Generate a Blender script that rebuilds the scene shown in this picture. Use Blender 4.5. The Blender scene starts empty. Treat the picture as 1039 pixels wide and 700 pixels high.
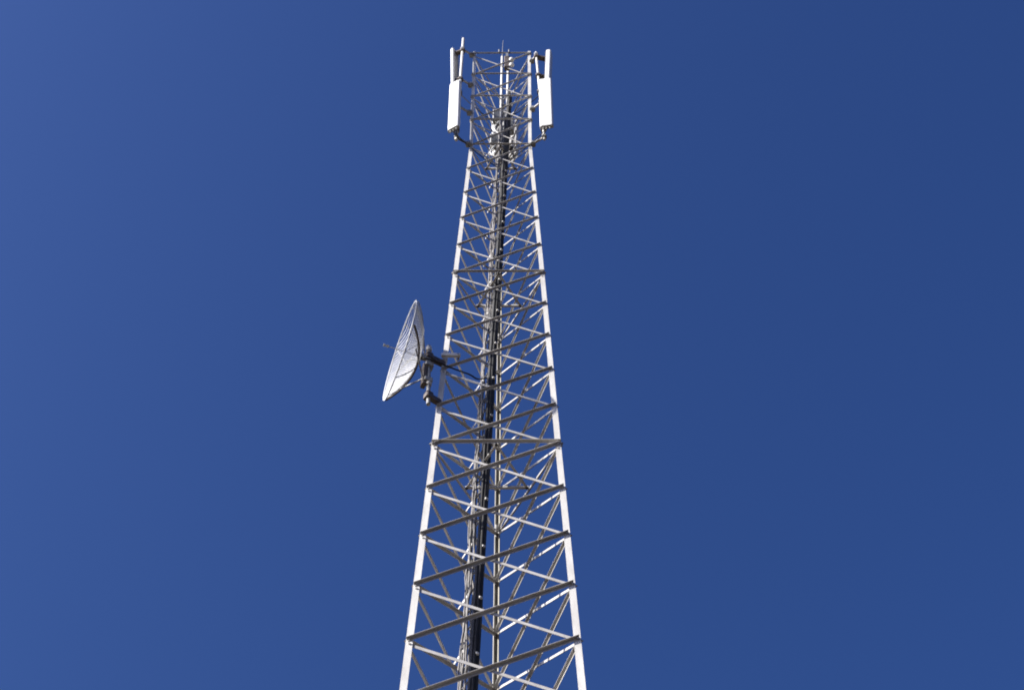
import bpy, math, random
from mathutils import Vector as V, Matrix
random.seed(7)
R = math.radians
scene = bpy.context.scene
col = scene.collection

# ------------------------------------------------------------------ camera
cd = bpy.data.cameras.new('camera'); cam = bpy.data.objects.new('camera', cd); col.objects.link(cam)
cam.location = (0.2733, -13.2683, 1.6)
cam.rotation_euler = (R(90 + 59.09), 0, 0.00521)
cd.sensor_width = 36; cd.lens = 36 * 1750 / 1039
cd.clip_start = .1; cd.clip_end = 20000
scene.camera = cam

# ------------------------------------------------------------------ sky, sun, exposure
SUN_AZ, SUN_EL = 25.0, 29.0                     # degrees in front of due left, degrees up
sd = V((-math.cos(R(SUN_AZ)) * math.cos(R(SUN_EL)), -math.sin(R(SUN_AZ)) * math.cos(R(SUN_EL)), math.sin(R(SUN_EL))))
world = bpy.data.worlds.new('World'); scene.world = world; world.use_nodes = True
nt = world.node_tree; nt.nodes.clear()
sky = nt.nodes.new('ShaderNodeTexSky'); sky.sky_type = 'NISHITA'; sky.sun_disc = False
sky.sun_elevation = R(SUN_EL); sky.sun_rotation = math.atan2(sd.x, sd.y)
sky.altitude = 0; sky.air_density = 1.5; sky.dust_density = 6.0; sky.ozone_density = 10.0
gm = nt.nodes.new('ShaderNodeVectorMath'); gm.operation = 'MULTIPLY'; gm.inputs[1].default_value = (.725, .70, .87)   # the photograph's deep, slightly violet blue
bg = nt.nodes.new('ShaderNodeBackground'); bg.inputs[1].default_value = .051
wo = nt.nodes.new('ShaderNodeOutputWorld')
g2 = nt.nodes.new('ShaderNodeGamma'); g2.inputs[1].default_value = 1.28
nt.links.new(sky.outputs[0], g2.inputs[0]); nt.links.new(g2.outputs[0], gm.inputs[0]); nt.links.new(gm.outputs[0], bg.inputs[0]); nt.links.new(bg.outputs[0], wo.inputs[0])
sl = bpy.data.lights.new('sun', 'SUN'); sun = bpy.data.objects.new('sun', sl); col.objects.link(sun)
sl.energy = 5.0; sl.angle = R(.53); sl.color = (1, .955, .88)
sun.location = (-30, -15, 50)
sun.rotation_euler = (-sd).to_track_quat('-Z', 'Y').to_euler()
scene.view_settings.view_transform = 'Standard'; scene.view_settings.look = 'None'
scene.view_settings.gamma = 1; scene.view_settings.exposure = 1.15
scene.view_settings.use_curve_mapping = False
scene.cycles.filter_width = 1.9

# ------------------------------------------------------------------ materials
def mat(name, c0, c1, scale=6, rough=.5, metal=0., bump=0., stretch=(1, 1, 1), tone=0.):
    m = bpy.data.materials.new(name); m.use_nodes = True
    n = m.node_tree.nodes; l = m.node_tree.links; b = n['Principled BSDF']
    tc = n.new('ShaderNodeTexCoord'); mp = n.new('ShaderNodeMapping'); mp.inputs['Scale'].default_value = stretch
    nz = n.new('ShaderNodeTexNoise'); nz.inputs['Scale'].default_value = scale; nz.inputs['Detail'].default_value = 8
    nz.inputs['Roughness'].default_value = .65
    rp = n.new('ShaderNodeValToRGB'); rp.color_ramp.elements[0].position = .3; rp.color_ramp.elements[1].position = .7
    rp.color_ramp.elements[0].color = (*c0, 1); rp.color_ramp.elements[1].color = (*c1, 1)
    l.new(tc.outputs['Object'], mp.inputs[0]); l.new(mp.outputs[0], nz.inputs[0]); l.new(nz.outputs[0], rp.inputs[0])
    l.new(rp.outputs[0], b.inputs['Base Color'])
    b.inputs['Roughness'].default_value = rough; b.inputs['Metallic'].default_value = metal
    if tone:      # every member has weathered a little differently
        oi = n.new('ShaderNodeObjectInfo'); mr = n.new('ShaderNodeMapRange'); mr.inputs[3].default_value = 1 - tone; mr.inputs[4].default_value = 1 + tone
        vm = n.new('ShaderNodeVectorMath'); vm.operation = 'SCALE'
        l.new(oi.outputs['Random'], mr.inputs[0]); l.new(rp.outputs[0], vm.inputs[0]); l.new(mr.outputs[0], vm.inputs['Scale']); l.new(vm.outputs[0], b.inputs['Base Color'])
    if bump:
        bp = n.new('ShaderNodeBump'); bp.inputs['Strength'].default_value = bump; bp.inputs['Distance'].default_value = .01
        l.new(nz.outputs[0], bp.inputs['Height']); l.new(bp.outputs[0], b.inputs['Normal'])
    return m
M = dict(
    steel=mat('white_painted_steel', (.46, .44, .405), (.66, .65, .615), 6, .5, 0, .05, (1, 1, .35)),
    brace=mat('galvanised_steel', (.32, .305, .285), (.47, .455, .43), 7, .45, 0, .05, tone=.14),
    olive=mat('shade_toned_olive_steel', (.22, .205, .165), (.34, .32, .265), 6, .5, 0, .05, (1, 1, .35)),  # leg steel darkened for the rear leg: inner flange's shade put into the colour
    zinc=mat('dull_zinc', (.18, .18, .175), (.36, .36, .35), 14, .4, .25, .05),
    dark=mat('weathered_bracket', (.05, .038, .031), (.12, .093, .075), 14, .55, .1, .1),
    grid=mat('dish_aluminium', (.36, .365, .37), (.56, .565, .57), 5, .45, .0, 0),
    radome=mat('white_radome', (.66, .66, .645), (.74, .735, .715), 2, .4, 0, 0),
    back=mat('antenna_back_plate', (.16, .155, .16), (.24, .235, .24), 6, .5, .2, 0),
    cap=mat('grey_plastic', (.40, .40, .39), (.52, .52, .50), 8, .6, 0, 0),
    black=mat('black_cable_jacket', (.006, .006, .006), (.014, .013, .013), 20, .75, 0, 0),
    grey=mat('grey_cable_jacket', (.035, .032, .03), (.20, .185, .17), 9, .5, 0, .1, tone=.5),
    lamp=mat('white_lamp_glass', (.74, .74, .72), (.84, .84, .82), 5, .25, 0, 0),
    earth=mat('dry_earth', (.024, .015, .008), (.044, .029, .015), .8, .95, 0, .4),
    concrete=mat('concrete', (.30, .29, .27), (.42, .41, .39), 4, .85, 0, .2),
)

# ------------------------------------------------------------------ mesh helpers
class MB:
    def __init__(s): s.v = []; s.f = []; s.smooth = []
    def add(s, vs, fs, smooth=False):
        o = len(s.v); s.v += [V(p) for p in vs]
        s.f += [tuple(i + o for i in f) for f in fs]; s.smooth += [smooth] * len(fs)
    def prism(s, prof, A, B, ex, ey, smooth=False):
        """profile [(a,b)] in axes ex,ey swept from A to B"""
        n = len(prof); A = V(A); B = V(B)
        vs = [A + ex * a + ey * b for a, b in prof] + [B + ex * a + ey * b for a, b in prof]
        fs = [(i, (i + 1) % n, n + (i + 1) % n, n + i) for i in range(n)]
        s.add(vs, fs, smooth); s.add(vs[:n], [tuple(range(n))[::-1]]); s.add(vs[n:], [tuple(range(n))])
    def box(s, c, ax, ay, az, bev=0.):
        c = V(c); ax = V(ax); ay = V(ay); az = V(az)   # half vectors
        lx, ly = ax.length, ay.length
        if bev:
            b = bev; pr = [(-lx + b, -ly), (lx - b, -ly), (lx, -ly + b), (lx, ly - b), (lx - b, ly), (-lx + b, ly), (-lx, ly - b), (-lx, -ly + b)]
        else: pr = [(-lx, -ly), (lx, -ly), (lx, ly), (-lx, ly)]
        s.prism(pr, c - az, c + az, ax.normalized(), ay.normalized())
    def tube(s, pts, r, n=8, cap=True):
        pts = [V(p) for p in pts]; rings = []
        up = None
        for i, p in enumerate(pts):
            t = (pts[min(i + 1, len(pts) - 1)] - pts[max(i - 1, 0)]).normalized()
            if up is None:
                up = t.orthogonal().normalized()
            up = (up - t * up.dot(t)).normalized(); w = t.cross(up)
            rr = r[i] if isinstance(r, (list, tuple)) else r
            rings += [p + (up * math.cos(2 * math.pi * k / n) + w * math.sin(2 * math.pi * k / n)) * rr for k in range(n)]
        fs = []
        for i in range(len(pts) - 1):
            for k in range(n):
                k2 = (k + 1) % n
                fs.append((i * n + k, i * n + k2, (i + 1) * n + k2, (i + 1) * n + k))
        s.add(rings, fs, True)
        if cap:
            s.add(rings[:n], [tuple(range(n))[::-1]]); s.add(rings[-n:], [tuple(range(n))])
    def angle(s, A, B, nrm, size, t, depth, out, edge):
        """steel angle from A to B lying in the face with outward normal nrm; its flat flange starts at `depth`
        along nrm and is t thick (towards out); the outstanding flange leaves the top/bottom edge towards out"""
        A = V(A); B = V(B); d = (B - A).normalized(); nrm = (nrm - d * nrm.dot(d)).normalized()
        u = nrm.cross(d)
        if u.z < 0: u = -u
        h = size / 2; o = out
        e = 1 if edge == 'top' else -1
        pr = [(-h * e, depth), (h * e, depth), (h * e, depth + o * size), ((h - t) * e, depth + o * size), ((h - t) * e, depth + o * t), (-h * e, depth + o * t)]
        s.prism(pr, A, B, u, nrm)
    def build(s, name, m, parent=None, bevel=0):
        org = V(parent.location) if parent and parent.type == 'EMPTY' else V((0, 0, 0))
        if parent is None:
            org = sum(s.v, V()) / len(s.v); org.z = min(p.z for p in s.v)
        elif parent.type != 'EMPTY':
            q = parent
            while q.parent: q = q.parent
            org = V(q.location)
        me = bpy.data.meshes.new(name); me.from_pydata([p - org for p in s.v], [], s.f)
        me.polygons.foreach_set('use_smooth', s.smooth)
        import bmesh
        bm = bmesh.new(); bm.from_mesh(me); bmesh.ops.recalc_face_normals(bm, faces=bm.faces); bm.to_mesh(me); bm.free()
        me.materials.append(m); me.update()
        o = bpy.data.objects.new(name, me); col.objects.link(o)
        if parent is None: o.location = org
        else: o.parent = parent
        return o
def empty(name, loc, label, cat, group=None):
    o = bpy.data.objects.new(name, None); col.objects.link(o); o.location = loc; o.empty_display_size = .3
    o['label'] = label; o['category'] = cat
    if group: o['group'] = group
    return o
def tag(o, label, cat, group=None):
    o['label'] = label; o['category'] = cat
    if group: o['group'] = group
    return o

# ------------------------------------------------------------------ ground
g = MB(); N = 96
ring = [(r * math.cos(2 * math.pi * k / N), r * math.sin(2 * math.pi * k / N), 0) for r in (30, 5000) for k in range(N)]
g.add(ring, [(k, (k + 1) % N, N + (k + 1) % N, N + k) for k in range(N)] + [tuple(range(N))])
gr = g.build('ground', M['earth']); gr['kind'] = 'structure'

# ------------------------------------------------------------------ tower
ZS = [34.686, 33.572, 32.458, 31.344, 30.230, 29.232, 28.234, 27.236, 26.239, 25.241, 24.271, 23.302, 22.332, 21.362, 20.392,
      19.402, 18.411, 17.421, 16.430, 15.440]
WS = {0: 1.111, 4: 1.061, 9: 1.353, 14: 1.625, 19: 1.936}
z = ZS[-1]
while z > 1.2:
    z -= .9905; ZS.append(z)
WK = sorted([(ZS[k], w) for k, w in WS.items()] + [(0.0, 1.936 + 15.44 * .0628)])
def width(z):
    if z >= WK[-1][0]: return WK[-1][1]
    for (z0, w0), (z1, w1) in zip(WK, WK[1:]):
        if z <= z1: return w0 + (w1 - w0) * (z - z0) / (z1 - z0)
ANG = {'L': 210, 'R': 330, 'B': 90}
def node(n, z):
    r = width(z) / math.sqrt(3); a = R(ANG[n]); return V((r * math.cos(a), r * math.sin(a), z))
FACES = [('L', 'R', V((0, -1, 0))), ('R', 'B', V((math.cos(R(30)), math.sin(R(30)), 0))), ('B', 'L', V((math.cos(R(150)), math.sin(R(150)), 0)))]
TOWER = empty('lattice_tower', (0, 0, .35), 'tall white triangular steel lattice tower with zigzag cross bracing', 'tower')
TT = .009
def lerpt(z, tab):
    if z <= tab[0][0]: return tab[0][1]
    for (z0, v0), (z1, v1) in zip(tab, tab[1:]):
        if z <= z1: return v0 + (v1 - v0) * (z - z0) / (z1 - z0)
    return tab[-1][1]
def FLz(z): return lerpt(z, [(16, .081), (20.4, .077), (25.2, .070), (30.2, .062), (34.7, .058)])   # leg flange width
def VOz(z): return FLz(z) / 2 / math.cos(R(30))     # from the flange's middle out to the leg's corner
def DO(z): return VOz(z) * .5                       # outside of the flange, measured from the node line
def bw(k, front): return lerpt(-k, [(-18, .043), (-14, .040), (-9, .031), (-4, .025), (0, .024)]) * (1 if front else .88)
def leg_mesh(n):
    mb = MB(); zz = [.36] + [w[0] for w in WK[1:]]
    zz[-1] += .16
    a = R(ANG[n]); rad = V((math.cos(a), math.sin(a), 0))
    # flanges run from the outer corner along the two faces that meet here
    e1 = (Matrix.Rotation(R(150), 3, 'Z') @ rad); e2 = (Matrix.Rotation(R(-150), 3, 'Z') @ rad)
    rings = []
    for z in zz:
        c = node(n, min(z, ZS[0])); c.z = z
        FL = FLz(z); v0 = c + rad * VOz(z)
        vi = v0 - rad * (TT * 2)
        i1 = Matrix.Rotation(R(-90), 3, 'Z') @ e1; i2 = Matrix.Rotation(R(90), 3, 'Z') @ e2
        if i1.dot(rad) > 0: i1 = -i1
        if i2.dot(rad) > 0: i2 = -i2
        rings.append([v0, v0 + e1 * FL, v0 + e1 * FL + i1 * TT, vi, v0 + e2 * FL + i2 * TT, v0 + e2 * FL])
    vs = [p for r_ in rings for p in r_]; fs = []
    for i in range(len(rings) - 1):
        for k in range(6): fs.append((i * 6 + k, i * 6 + (k + 1) % 6, i * 6 + 6 + (k + 1) % 6, i * 6 + 6 + k))
    mb.add(vs, fs)
    for b in (0, (len(rings) - 1) * 6):
        mb.add([vs[b + k] for k in range(6)], [(0, 1, 2, 3), (0, 3, 4, 5)])
    return mb
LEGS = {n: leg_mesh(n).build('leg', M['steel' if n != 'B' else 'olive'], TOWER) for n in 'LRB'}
LEGS['B']['label'] = 'rear leg, toned olive grey for the shade on its inner side'

def ends(a, za, b, zb, gap=.0):
    return node(a, za), node(b, zb)
def brace_up(mb, a, b, n, k):     # seen from outside rises from a to b, bolted outside, lip on top pointing outwards
    A, B = node(a, ZS[k + 1]), node(b, ZS[k]); d = (B - A).normalized()
    A = A + n * DO(A.z); B = B + n * DO(B.z)
    mb.angle(A - d * .03, B + d * .03, n, bw(k, a + b == 'LR'), .005, .002, 1, 'top')
    bolts(mb, A, n, .007); bolts(mb, B, n, .007)
def brace_down(mb, a, b, n, k):   # falls from a to b, bolted inside, lip on top pointing inwards
    A, B = node(a, ZS[k]), node(b, ZS[k + 1]); d = (B - A).normalized()
    A = A + V((0, 0, -.07)) + n * DO(A.z); B = B + n * DO(B.z)
    mb.angle(A - d * .02, B + d * .02, n, bw(k, a + b == 'LR'), .005, -TT - .003, -1, 'top')
    for P in (A, B): bolts(mb, P, n, -.002)
def bolts(mb, P, n, depth):
    c = P + n * depth
    mb.tube([c, c + n * .016], .014, 6)
stuff = MB()
for k in range(len(ZS) - 1):
    for a, b, n in FACES:
        for fn in (brace_up, brace_down):
            if 3 <= k <= 18:
                mb = MB(); fn(mb, a, b, n, k); mb.build('brace', M['brace'], TOWER)
            else: fn(stuff, a, b, n, k)
so = stuff.build('brace', M['brace'], TOWER); so['kind'] = 'stuff'
HK = {0: 'FRB', 1: 'FRB', 2: 'FRB', 3: 'FRB', 4: 'FRB', 9: 'FRB', 14: 'FRB', 19: 'FRB', 24: 'FRB', 29: 'FRB', 34: 'FRB'}
for k, fs in HK.items():
    if k >= len(ZS): continue
    for (a, b, n), c in zip(FACES, 'FRB'):
        if c not in fs: continue
        mb = MB(); A, B = node(a, ZS[k]), node(b, ZS[k]); d = (B - A).normalized(); up = V((0, 0, .045 if k else .02))
        mb.angle(A + up - d * .04, B + up + d * .04, n, bw(k, c == 'F'), .005, DO(ZS[k]) + .006, 1, 'top')
        bolts(mb, A + up, n, DO(ZS[k]) + .011); bolts(mb, B + up, n, DO(ZS[k]) + .011)
        mb.build('horizontal_bar', M['brace'], TOWER)
    if k in (4, 9, 14, 19):
        zc = V((0, 0, .03)); mids = [(node(a, ZS[k]) + node(b, ZS[k])) / 2 + zc for a, b, n in FACES]
        for i in range(3):
            mb = MB(); A, B = mids[i], mids[(i + 1) % 3]; d = (B - A).normalized()
            mb.angle(A - d * .02, B + d * .02, V((0, 0, 1)), .035, .005, 0, 1, 'top'); mb.build('plan_brace', M['brace'], TOWER)
# splice plates at the section joints, inside the flanges
for k in (4, 9, 14, 19):
    for n in 'LRB':
        a = R(ANG[n]); rad = V((math.cos(a), math.sin(a), 0))
        for s_ in (1, -1):
            mb = MB(); e = Matrix.Rotation(R(150 * s_), 3, 'Z') @ rad; nn = Matrix.Rotation(R(60 * s_), 3, 'Z') @ rad
            for dz in (-.16, .0, .16)[1:2]:
                c = node(n, ZS[k] + dz) + rad * VOz(ZS[k]) + e * (FLz(ZS[k]) * .57) - nn * (TT + .0065)
                ax = (node(n, ZS[k] + dz + .1) - node(n, ZS[k] + dz - .1)).normalized()
                mb.box(c, e * (FLz(ZS[k]) * .37), nn * .005, ax * .13)
                for q in (-.09, 0, .09):
                    cc = c + ax * q + nn * (TT + .005); mb.tube([cc, cc + nn * .014], .013, 6)
            mb.build('splice_plate', M['brace'], TOWER)
for n in 'LRB':
    mb = MB(); a = R(ANG[n]); rad = V((math.cos(a), math.sin(a), 0)); c = node(n, .35)
    mb.box(c + V((0, 0, .012)), V((.19, 0, 0)), V((0, .19, 0)), V((0, 0, .012))); mb.build('base_plate', M['steel'], TOWER)
for n in 'LRB':
    mb = MB(); c = node(n, .35); c.z = 0
    mb.box(c + V((0, 0, .075)), V((.4, 0, 0)), V((0, .4, 0)), V((0, 0, .275)), .03); o = mb.build('foundation', M['concrete']); o['kind'] = 'structure'
# small posts on the top ring
for P in (node('L', ZS[0]) * .55 + node('R', ZS[0]) * .45, node('L', ZS[0]) * .37 + node('R', ZS[0]) * .63):
    mb = MB(); P = P + V((0, -.05, .02)); mb.tube([P, P + V((0, 0, .13))], .016, 6); mb.build('rail_stub', M['zinc'], TOWER)

# ------------------------------------------------------------------ cable ladder and cables
ZL1 = (ZS[17] + ZS[18]) / 2; PL1 = V((-.304, -.005, ZL1)); PL2 = V((.0, 0, ZS[4]))
def lad(z):
    t = (z - ZL1) / (PL2.z - PL1.z); p = PL1 + (PL2 - PL1) * t; p.z = z; return p
E1 = V((.5, -.8660254, 0)); E2 = V((-.8660254, -.5, 0))   # along the ladder's width, and its face (towards the left leg)
ZB, ZT = .5, 33.4
LAD = empty('cable_ladder', lad(ZB), 'narrow grey cable ladder running up inside the white lattice tower', 'cable ladder')
for s_ in (-.12, .12):
    mb = MB(); mb.prism([(-.012, -.02), (.012, -.02), (.012, .02), (-.012, .02)], lad(ZB) + E1 * s_, lad(ZT) + E1 * s_, E1, E2); mb.build('rail', M['zinc'], LAD)
zz = ZB + .3; rz = []
while zz < ZT: rz.append(zz); zz += .33
for i, q in enumerate([z for z in rz if z > 14]):
    mb = MB(); mb.tube([lad(q) - E1 * .115, lad(q) + E1 * .115], .011, 6); mb.build('rung', M['zinc'], LAD)
low = MB()
for q in [z for z in rz if z <= 14]: low.tube([lad(q) - E1 * .115, lad(q) + E1 * .115], .011, 6)
low.build('rung', M['zinc'], LAD)['kind'] = 'stuff'
for k in range(4, 19):
    z = (ZS[k] + ZS[k + 1]) / 2
    mid = (node('L', z) + node('B', z)) / 2
    # a flat arm from the crossing of the back left face to the ladder, parallel to the right face
    tgt = lad(z) + E1 * .10
    A = mid; B = A + E1 * ((tgt - A).dot(E1))
    A = A - E1 * 0.0; side = (lad(z) - B); side.z = 0; A = A + side; B = B + side + E2 * .03; A = A + E2 * .03
    # keep its outer end on the back left face
    nf = V((-.8660254, .5, 0)); w = width(z) / (2 * math.sqrt(3)); tt = (w - A.dot(nf)) / E1.dot(nf); A = A + E1 * (tt + .0)
    mb = MB(); mb.prism([(-.025, -.004), (.025, -.004), (.025, .004), (-.025, .004)], A, B, V((0, 0, 1)), E2)
    mb.build('support_arm', M['steel'], LAD)
    c = lad(z - .33) + E1 * .235
    mb = MB(); mb.box(lad(z - .33) + E1 * .18, E1 * .07, E2 * .009, V((0, 0, .010))); mb.box(c + E1 * .01, E1 * .012, E2 * .02, V((0, 0, .016)), .004)
    mb.build('cable_clamp', M['steel'], LAD)

def cable_path(e1, e2, z0, z1, amp, ph, step=.24):
    pts = []; z = z0; rnd = random.Random(int(ph * 1000)); o1 = o2 = 0
    while z <= z1:
        o1 = .72 * o1 + rnd.gauss(0, amp); o2 = .72 * o2 + rnd.gauss(0, amp)
        pts.append(lad(z) + E1 * (e1 + o1) + E2 * (e2 + o2)); z += step
    return pts
for i, (e1, e2, r_, zt) in enumerate([(.150, .004, .019, 33.2), (.172, -.026, .019, 32.6), (.176, .010, .024, 33.0), (.204, .016, .021, 33.1), (.208, -.022, .018, 32.9), (.168, .046, .017, 32.0), (.198, .050, .015, 31.4)]):
    mb = MB(); mb.tube(cable_path(e1 + .012, e2, .4, zt, .0022, i + 1.3), r_ * 1.12, 10)
    tag(mb.build('feeder_cable', M['black']), 'thick black feeder cable in the dark bundle beside the cable ladder', 'cable', 'black feeder cables on the ladder')
for i, (e1, e2, r_, zt) in enumerate([(-.09, .036, .013, 32.5), (-.055, .040, .010, 31.8), (-.015, .035, .015, 33.0), (.035, .038, .012, 32.2), (-.05, -.034, .012, 29), (.04, -.034, .013, 31.5)]):
    mb = MB(); mb.tube(cable_path(e1, e2, .4, zt, .009, i + 21.7, .17), r_, 7)
    tag(mb.build('cable', M['grey']), 'thin grey cable strapped loosely along the cable ladder inside the tower', 'cable', 'grey cables on the ladder')

# ------------------------------------------------------------------ antenna mounts and panels
def clamp(mb, c, r_=.044): mb.box(c, V((r_, 0, 0)), V((0, r_, 0)), V((0, 0, .035)), .02)
def mount(leg, p0, p1, arms, label):
    p0, p1 = V(p0), V(p1)
    t = empty('antenna_mount', p0, label, 'antenna mount', 'antenna mounts at the tower top')
    mb = MB(); mb.tube([p0, p1], .030 if leg != 'R' else .024, 12); mb.build('mount_pipe', M['steel'], t)
    for z in arms:
        P = p0 + (p1 - p0) * ((z + .0 - p0.z) / (p1.z - p0.z)); Q = node(leg, min(z, ZS[0] - .0)); Q.z = z
        rad = V((Q.x, Q.y, 0)).normalized(); Q = Q + rad * .06
        mb = MB(); d = (P - Q).normalized(); mb.prism([(-.024, -.016), (.024, -.016), (.024, .016), (-.024, .016)], Q, P, V((0, 0, 1)), d.cross(V((0, 0, 1)))); mb.build('arm', M['brace'], t)
        mb = MB(); clamp(mb, P); mb.build('clamp', M['zinc'], t)
        mb = MB(); clamp(mb, Q, .052); mb.build('clamp', M['zinc'], t)
    return lambda z: p0 + (p1 - p0) * ((z - p0.z) / (p1.z - p0.z))
def panel(bot, top, yaw, w, d, pipe, label, zb=(.12, .9)):
    """panel antenna; yaw = direction its face looks to (degrees, 0 = +x), bracketed to pipe(z)"""
    bot, top = V(bot), V(top); az = (top - bot).normalized(); L = (top - bot).length
    f = V((math.cos(R(yaw)), math.sin(R(yaw)), 0)); s_ = az.cross(f).normalized(); f = s_.cross(az).normalized()
    t = empty('panel_antenna', bot, label, 'antenna', 'panel antennas at the tower top')
    mb = MB(); b = .03
    pr = [(-w / 2, -d / 2 + .012), (-w / 2, d / 2 - b * 1.4)]
    for k in range(1, 5): pr.append((-w / 2 + b * 1.4 * (1 - math.cos(k * math.pi / 8)), d / 2 - b * 1.4 * (1 - math.sin(k * math.pi / 8))))
    pr += [(-x, y) for x, y in reversed(pr)]
    mb.prism(pr, bot + az * .03, top - az * .02, s_, f); mb.build('radome', M['radome'], t)
    mb = MB(); mb.prism([(-w / 2 + .015, -d / 2 - .006), (w / 2 - .015, -d / 2 - .006), (w / 2 - .015, -d / 2 + .0115), (-w / 2 + .015, -d / 2 + .0115)], bot + az * .04, top - az * .03, s_, f)
    mb.build('back_plate', M['back'], t)
    mb = MB(); mb.prism([(x * .97, y * .95) for x, y in pr], bot, bot + az * .0295, s_, f); mb.build('end_cap', M['cap'], t)
    mb = MB(); mb.prism([(x * .97, y * .95) for x, y in pr], top - az * .0195, top, s_, f); mb.build('end_cap', M['radome'], t)
    for x in (-.06, .0, .06):
        mb = MB(); c = bot + s_ * x; mb.tube([c + az * .005, c - az * .05, c - az * .05, c - az * .075], [.016, .016, .011, .011], 8); mb.build('connector', M['zinc'], t)
    for q in zb:
        c = bot + az * (L * q) - f * (d / 2); P = pipe(c.z + .0); P.z = c.z
        mb = MB(); dv = P - c; dd = dv.normalized()
        mb.prism([(-.045, -.03), (.045, -.03), (.045, .03), (-.045, .03)], c + f * .0, P, dd.cross(V((0, 0, 1))).normalized(), V((0, 0, 1)))
        clamp(mb, P, .05); mb.build('bracket', M['dark'], t)
    return bot, az, s_
def jumper(A, B, sag, label, r_=.008, m='black', side=V((0, 0, 0))):
    A, B = V(A), V(B); pts = []
    for i in range(17):
        u = i / 16; pts.append(A.lerp(B, u) + V((0, 0, -sag * 4 * u * (1 - u))) + side * (4 * u * (1 - u)))
    mb = MB(); mb.tube(pts, r_, 6); tag(mb.build('jumper_cable', M[m]), label, 'cable', 'jumper cables below the antennas')

pl = mount('L', (-.800, -.474, 30.16), (-.790, -.474, 35.20), [30.28, 31.7, 33.05, 34.62], 'white pipe mount with four arms on the left leg at the top')
prr = mount('R', (.792, -.474, 30.16), (.690, -.474, 34.42), [30.28, 31.86, 34.28], 'leaning white pipe mount with three arms on the right leg at the top')
panel((-.850, -.600, 30.345), (-.878, -.60, 32.50), 240, .235, .085, pl, 'broad white panel antenna on the left mount, the lower of the two there', (.12, .93))
panel((-.895, -.44, 32.60), (-.965, -.40, 34.65), 146, .20, .08, pl, 'narrow white panel antenna seen edge on above the lower left panel', (.2, .93))
panel((.835, -.615, 30.391), (.848, -.615, 32.60), 262, .25, .085, prr, 'broad white panel antenna on the right mount, the lower of the two there', (.10, .9))
panel((.90, -.44, 32.65), (.958, -.44, 34.43), 348, .19, .11, prr, 'white panel antenna above the lower right panel, leaning outwards', (.3, .85))

pb = mount('B', (.085, 1.0, 32.2), (.115, 1.0, 37.15), [32.75, 34.45], 'white pipe mount on the rear leg behind the top of the tower')
panel((-.100, 1.12, 32.87), (-.130, 1.14, 34.55), 140, .22, .10, pb, 'white panel antenna on the rear mount, left of the cables', (.2, .85))
panel((.225, 1.12, 32.87), (.245, 1.14, 34.55), 40, .22, .10, pb, 'white panel antenna on the rear mount, right of the black cables', (.2, .85))
jumper((-.88, -.62, 30.28), (-.52, -.28, 30.5), .22, 'thin black jumper cable looping from the lower left panel to the leg')
jumper((.85, -.62, 30.33), (.53, -.28, 30.45), .16, 'thin black jumper cable looping from the lower right panel to the leg')
for (A, B, sg, sd_, lb) in [
    ((-.10, 1.10, 32.80), (-.10, .45, 31.85), .25, V((-.22, 0, 0)), 'pale jumper cable looping left from the rear panels to the lowest radio unit'),
    ((-.14, 1.10, 32.80), (-.02, .45, 33.0), .5, V((-.16, 0, 0)), 'pale jumper cable hanging in a deep loop left of the rear panels'),
    ((.22, 1.10, 32.80), (.14, .42, 32.42), .35, V((.12, 0, 0)), 'pale jumper cable looping right from the rear panels to a radio unit'),
    ((.26, 1.10, 32.80), (.20, .30, 31.8), .1, V((.16, 0, 0)), 'pale jumper cable bowing right beside the black cables'),
    ((-.05, .38, 32.95), (.03, .05, 31.6), .1, V((-.12, 0, 0)), 'pale jumper cable from the upper radio unit to the ladder'),
    ((-.10, .36, 31.78), (-.02, .05, 30.6), .1, V((-.14, 0, 0)), 'pale jumper cable from the lowest radio unit down to the ladder')]:
    jumper(A, B, sg, lb, .014, 'cap', sd_)
for (A, B, lb) in [((-.84, -.58, 30.28), (-.05, .0, 30.0), 'long dark jumper cable from the left mount to the cable ladder'),
                   ((.82, -.60, 30.33), (.12, -.1, 30.1), 'long dark jumper cable from the right mount to the cable ladder'),
                   ((-.86, -.44, 32.55), (-.05, .0, 31.9), 'dark jumper cable from the upper left panel to the cable ladder'),
                   ((.86, -.44, 32.60), (.12, -.05, 32.1), 'dark jumper cable from the upper right panel to the cable ladder')]:
    jumper(A, B, .10, lb, .009)
# radio units on the rear leg, inside the tower
def radio(c, s, label):
    c = V(c); t = empty('radio_unit', c - V((0, 0, s[2])), label, 'radio unit', 'radio units inside the tower top')
    mb = MB(); mb.box(c, V((s[0], 0, 0)), V((0, s[1], 0)), V((0, 0, s[2])), .02); mb.build('housing', M['zinc'], t)
    mb = MB()
    for i in range(7):
        x = -s[0] * .8 + i * s[0] * 1.6 / 6; mb.box(c + V((x, -s[1] - .012, 0)), V((.004, 0, 0)), V((0, .0125, 0)), V((0, 0, s[2] * .85)))
    mb.build('cooling_fins', M['zinc'], t)
    for x in (-.5, 0, .5):
        mb = MB(); q = c + V((x * s[0], 0, -s[2])); mb.tube([q, q - V((0, 0, .06))], .014, 6); mb.build('connector', M['cap'], t)
    mb = MB(); A = c + V((0, s[1], 0)); mb.box(c + V((0, s[1] + .05, 0)), V((.03, 0, 0)), V((0, .05, 0)), V((0, 0, .05))); mb.build('bracket', M['dark'], t)
radio((-.05, .40, 33.2), (.13, .07, .22), 'finned grey radio unit hanging inside the top, the higher one on the left')
radio((.13, .36, 32.6), (.11, .07, .22), 'finned grey radio unit hanging inside the top, right of the cables')
radio((-.10, .38, 32.0), (.12, .07, .20), 'finned grey radio unit hanging inside the top, the lowest one')

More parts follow.
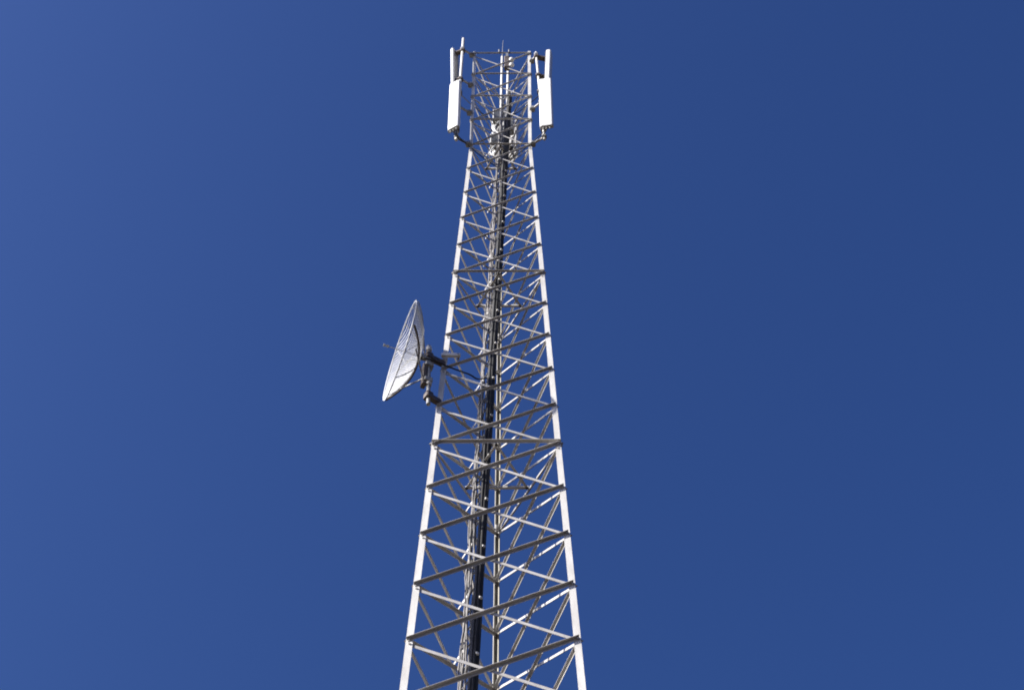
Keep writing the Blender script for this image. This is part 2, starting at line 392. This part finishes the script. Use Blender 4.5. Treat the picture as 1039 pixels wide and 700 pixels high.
# lightning rod on the rear leg
t = empty('lightning_rod', (-.02, .60, 34.0), 'thin lightning rod standing above the rear corner of the tower top', 'lightning rod')
b = node('B', 34.3)
mb = MB(); mb.tube([(-.02, .60, 34.0), (-.01, .61, 36.95)], .028, 10); mb.build('pole', M['steel'], t)
mb = MB(); mb.tube([(-.01, .61, 36.95), (.002, .62, 37.95)], [.012, .005], 6); mb.build('spike', M['zinc'], t)
mb = MB(); mb.box((-.01, .655, 34.3), V((.05, 0, 0)), V((0, .075, 0)), V((0, 0, .03))); mb.box((-.01, .655, 34.55), V((.05, 0, 0)), V((0, .075, 0)), V((0, 0, .03))); mb.build('clamp', M['zinc'], t)
# obstruction lamp box under the front top bar
t = empty('warning_light', (.116, -.32, 33.98), 'small dark box with two white lamps hanging below the top front bar', 'warning light')
mb = MB(); mb.box((.105, -.30, 34.28), V((.055, 0, 0)), V((0, .05, 0)), V((0, 0, .28)), .01); mb.build('housing', M['dark'], t)
mb = MB(); mb.box((.105, -.345, 34.62), V((.025, 0, 0)), V((0, .012, 0)), V((0, 0, .10))); mb.build('hanger', M['zinc'], t)
for z in (34.36, 34.08):
    mb = MB(); mb.tube([(.158, -.33, z), (.17, -.335, z), (.20, -.34, z), (.235, -.345, z), (.25, -.35, z)], [.03, .05, .055, .045, .015], 10); mb.build('lamp', M['lamp'], t)

# ------------------------------------------------------------------ grid dish on the left leg
al, be = R(20), R(2.2)
n = V((-math.cos(al) * math.cos(be), -math.sin(al) * math.cos(be), math.sin(be))); hh = V((math.sin(al), -math.cos(al), 0)); zz = V((0, 0, 1)); vv = n.cross(hh)
if vv.z < 0: vv = -vv
DC = V((-1.372, -.685, 22.485)); RD = .735; DEP = .30
VX = DC - n * DEP
DISH = empty('grid_dish_antenna', V((-.985, -.56, 21.40)), 'large pale grid dish antenna bracketed to the left leg, facing left', 'dish antenna')
def para(a, b): return VX + hh * a + vv * b + n * (DEP * (a * a + b * b) / RD ** 2)
mb = MB(); step = .034; b = -RD + .03
while b < RD - .01:
    amax = math.sqrt(max(RD * RD - b * b, 0)) + .012; m_ = max(4, int(14 * amax / RD)); pts = [para(-amax + 2 * amax * i / m_, b) for i in range(m_ + 1)]
    hw = .0110; dp = .002
    vs = []
    for p in pts: vs += [p + zz * hw + n * dp, p - zz * hw + n * dp, p - zz * hw - n * dp, p + zz * hw - n * dp]
    fs = []
    for i in range(len(pts) - 1):
        for k in range(4): fs.append((i * 4 + k, i * 4 + (k + 1) % 4, i * 4 + 4 + (k + 1) % 4, i * 4 + 4 + k))
    fs += [(0, 1, 2, 3), tuple(len(vs) - 4 + k for k in (3, 2, 1, 0))]
    mb.add(vs, fs); b += step
mb.build('reflector_grid', M['grid'], DISH)
mb = MB(); pts = [para(RD * math.cos(2 * math.pi * k / 48), RD * math.sin(2 * math.pi * k / 48)) for k in range(49)]; mb.tube(pts, .010, 8, False); mb.build('rim', M['grid'], DISH)
for a in (0,):
    bm_ = math.sqrt(RD * RD - a * a); mb = MB()
    mb.tube([para(a, -bm_ + 2 * bm_ * i / 20) - n * .012 for i in range(21)], .008, 8); mb.build('rib', M['zinc'], DISH)
for b_, m_ in ((-.34, 'dark'), (.34, 'zinc')):
    aw = math.sqrt(RD * RD - b_ * b_); mb = MB(); mb.tube([para(-aw + 2 * aw * i / 20, b_) - n * .026 for i in range(21)], .016 if b_ < 0 else .008, 8); mb.build('back_strut', M[m_], DISH)
for a in (-.38, .38):
    bm_ = math.sqrt(RD * RD - a * a); mb = MB()
    mb.tube([para(a, -bm_ + 2 * bm_ * i / 20) - n * .006 for i in range(21)], .006, 6); mb.build('rib', M['grid'], DISH)
F = VX + n * .50
mb = MB(); mb.tube([VX, F - n * .03], .006, 6); mb.build('feed_boom', M['zinc'], DISH)
fd = MB(); fd.tube([F - n * .03, F + n * .0], .020, 10); fd.tube([F + n * .03, F + n * .05], .022, 10); fd.tube([F - n * .01, F + n * .04], .012, 8); fd.build('feed_horn', M['zinc'], DISH)
PX, PY = -.985, -.56
def pipe_at(z): return V((PX + .055 * (22.82 - z) / 1.5, PY, z))
mb = MB(); mb.tube([pipe_at(21.27), pipe_at(22.80)], .029, 14); mb.build('mount_pipe', M['zinc'], DISH)
for z in (22.71, 21.52, 21.80):
    mb = MB(); mb.tube([pipe_at(z - .045), pipe_at(z + .045)], .043, 14); mb.build('pipe_collar', M['steel'], DISH)
for z in (22.50, 21.47):
    P = pipe_at(z); Q = node('L', z); d = V((Q.x - P.x, Q.y - P.y, 0)); d.normalize(); s_ = d.cross(zz)
    mb = MB(); mb.prism([(-.035, -.045), (.035, -.045), (.035, .045), (-.035, .045)], P + d * .02, Q + d * .0, s_, zz); mb.box(P, d * .055, s_ * .055, zz * .06, .015); mb.build('bracket', M['dark'], DISH)
Q = node('L', 22.64)      # lit clamp bar across the front of the leg, its end sticking out to the right
mb = MB(); mb.box(Q + V((.085, -DO(22.7) - .05, 0)), V((.135, 0, 0)), V((0, .022, 0)), zz * .028); mb.build('clamp_bar', M['steel'], DISH)
mb = MB(); mb.tube([Q + V((.19, -DO(22.7) - .075, 0)), Q + V((.19, -DO(22.7) + .03, 0))], .016, 8); mb.build('clamp_bolt', M['zinc'], DISH)
P = pipe_at(22.2)
mb = MB(); mb.box(P + n * .062 + V((0, .02, -.20)), n * .032, hh * .05, zz * .26, .012); mb.build('back_bracket', M['dark'], DISH)
mb = MB(); mb.box(P + n * .075 + V((0, 0, .24)), n * .085, hh * .035, zz * .035); mb.build('hub_arm', M['zinc'], DISH)
for q in (-.34, .06):
    mb = MB(); mb.box(P + V((0, 0, q)), n * .06, hh * .055, zz * .04, .01); mb.build('pipe_clamp', M['zinc'], DISH)
for s_, zq in ((.35, -.42), (-.35, -.42), (.35, .36), (-.35, .36)):
    mb = MB(); A = para(s_, zq) - n * .02; mb.tube([A, P + n * .07 + V((0, 0, zq * .75))], .012, 6); mb.build('strut', M['zinc'], DISH)
# its cable to the ladder
pts = [VX - n * .01 + V((0, 0, -.02)), V((-1.03, -.63, 22.36)), V((-.942, -.64, 22.31)), V((-.80, -.58, 22.29)), V((-.66, -.47, 22.36)), V((-.50, -.33, 22.47)), V((-.385, -.2, 22.60)), V((-.29, -.08, 22.65)),
       lad(22.6) + E1 * .17 + E2 * .02, lad(22.3) + E1 * .18 + E2 * .0, lad(22.0) + E1 * .19]
def smooth(p, it=3):
    for _ in range(it):
        q = [p[0]]
        for a, b in zip(p, p[1:]): q += [a * .75 + b * .25, a * .25 + b * .75]
        p = q + [p[-1]]
    return p
mb = MB(); mb.tube(smooth([V(p) for p in pts]), .012, 8); tag(mb.build('dish_cable', M['black']), 'black cable sagging from the grid dish across to the cable ladder', 'cable')
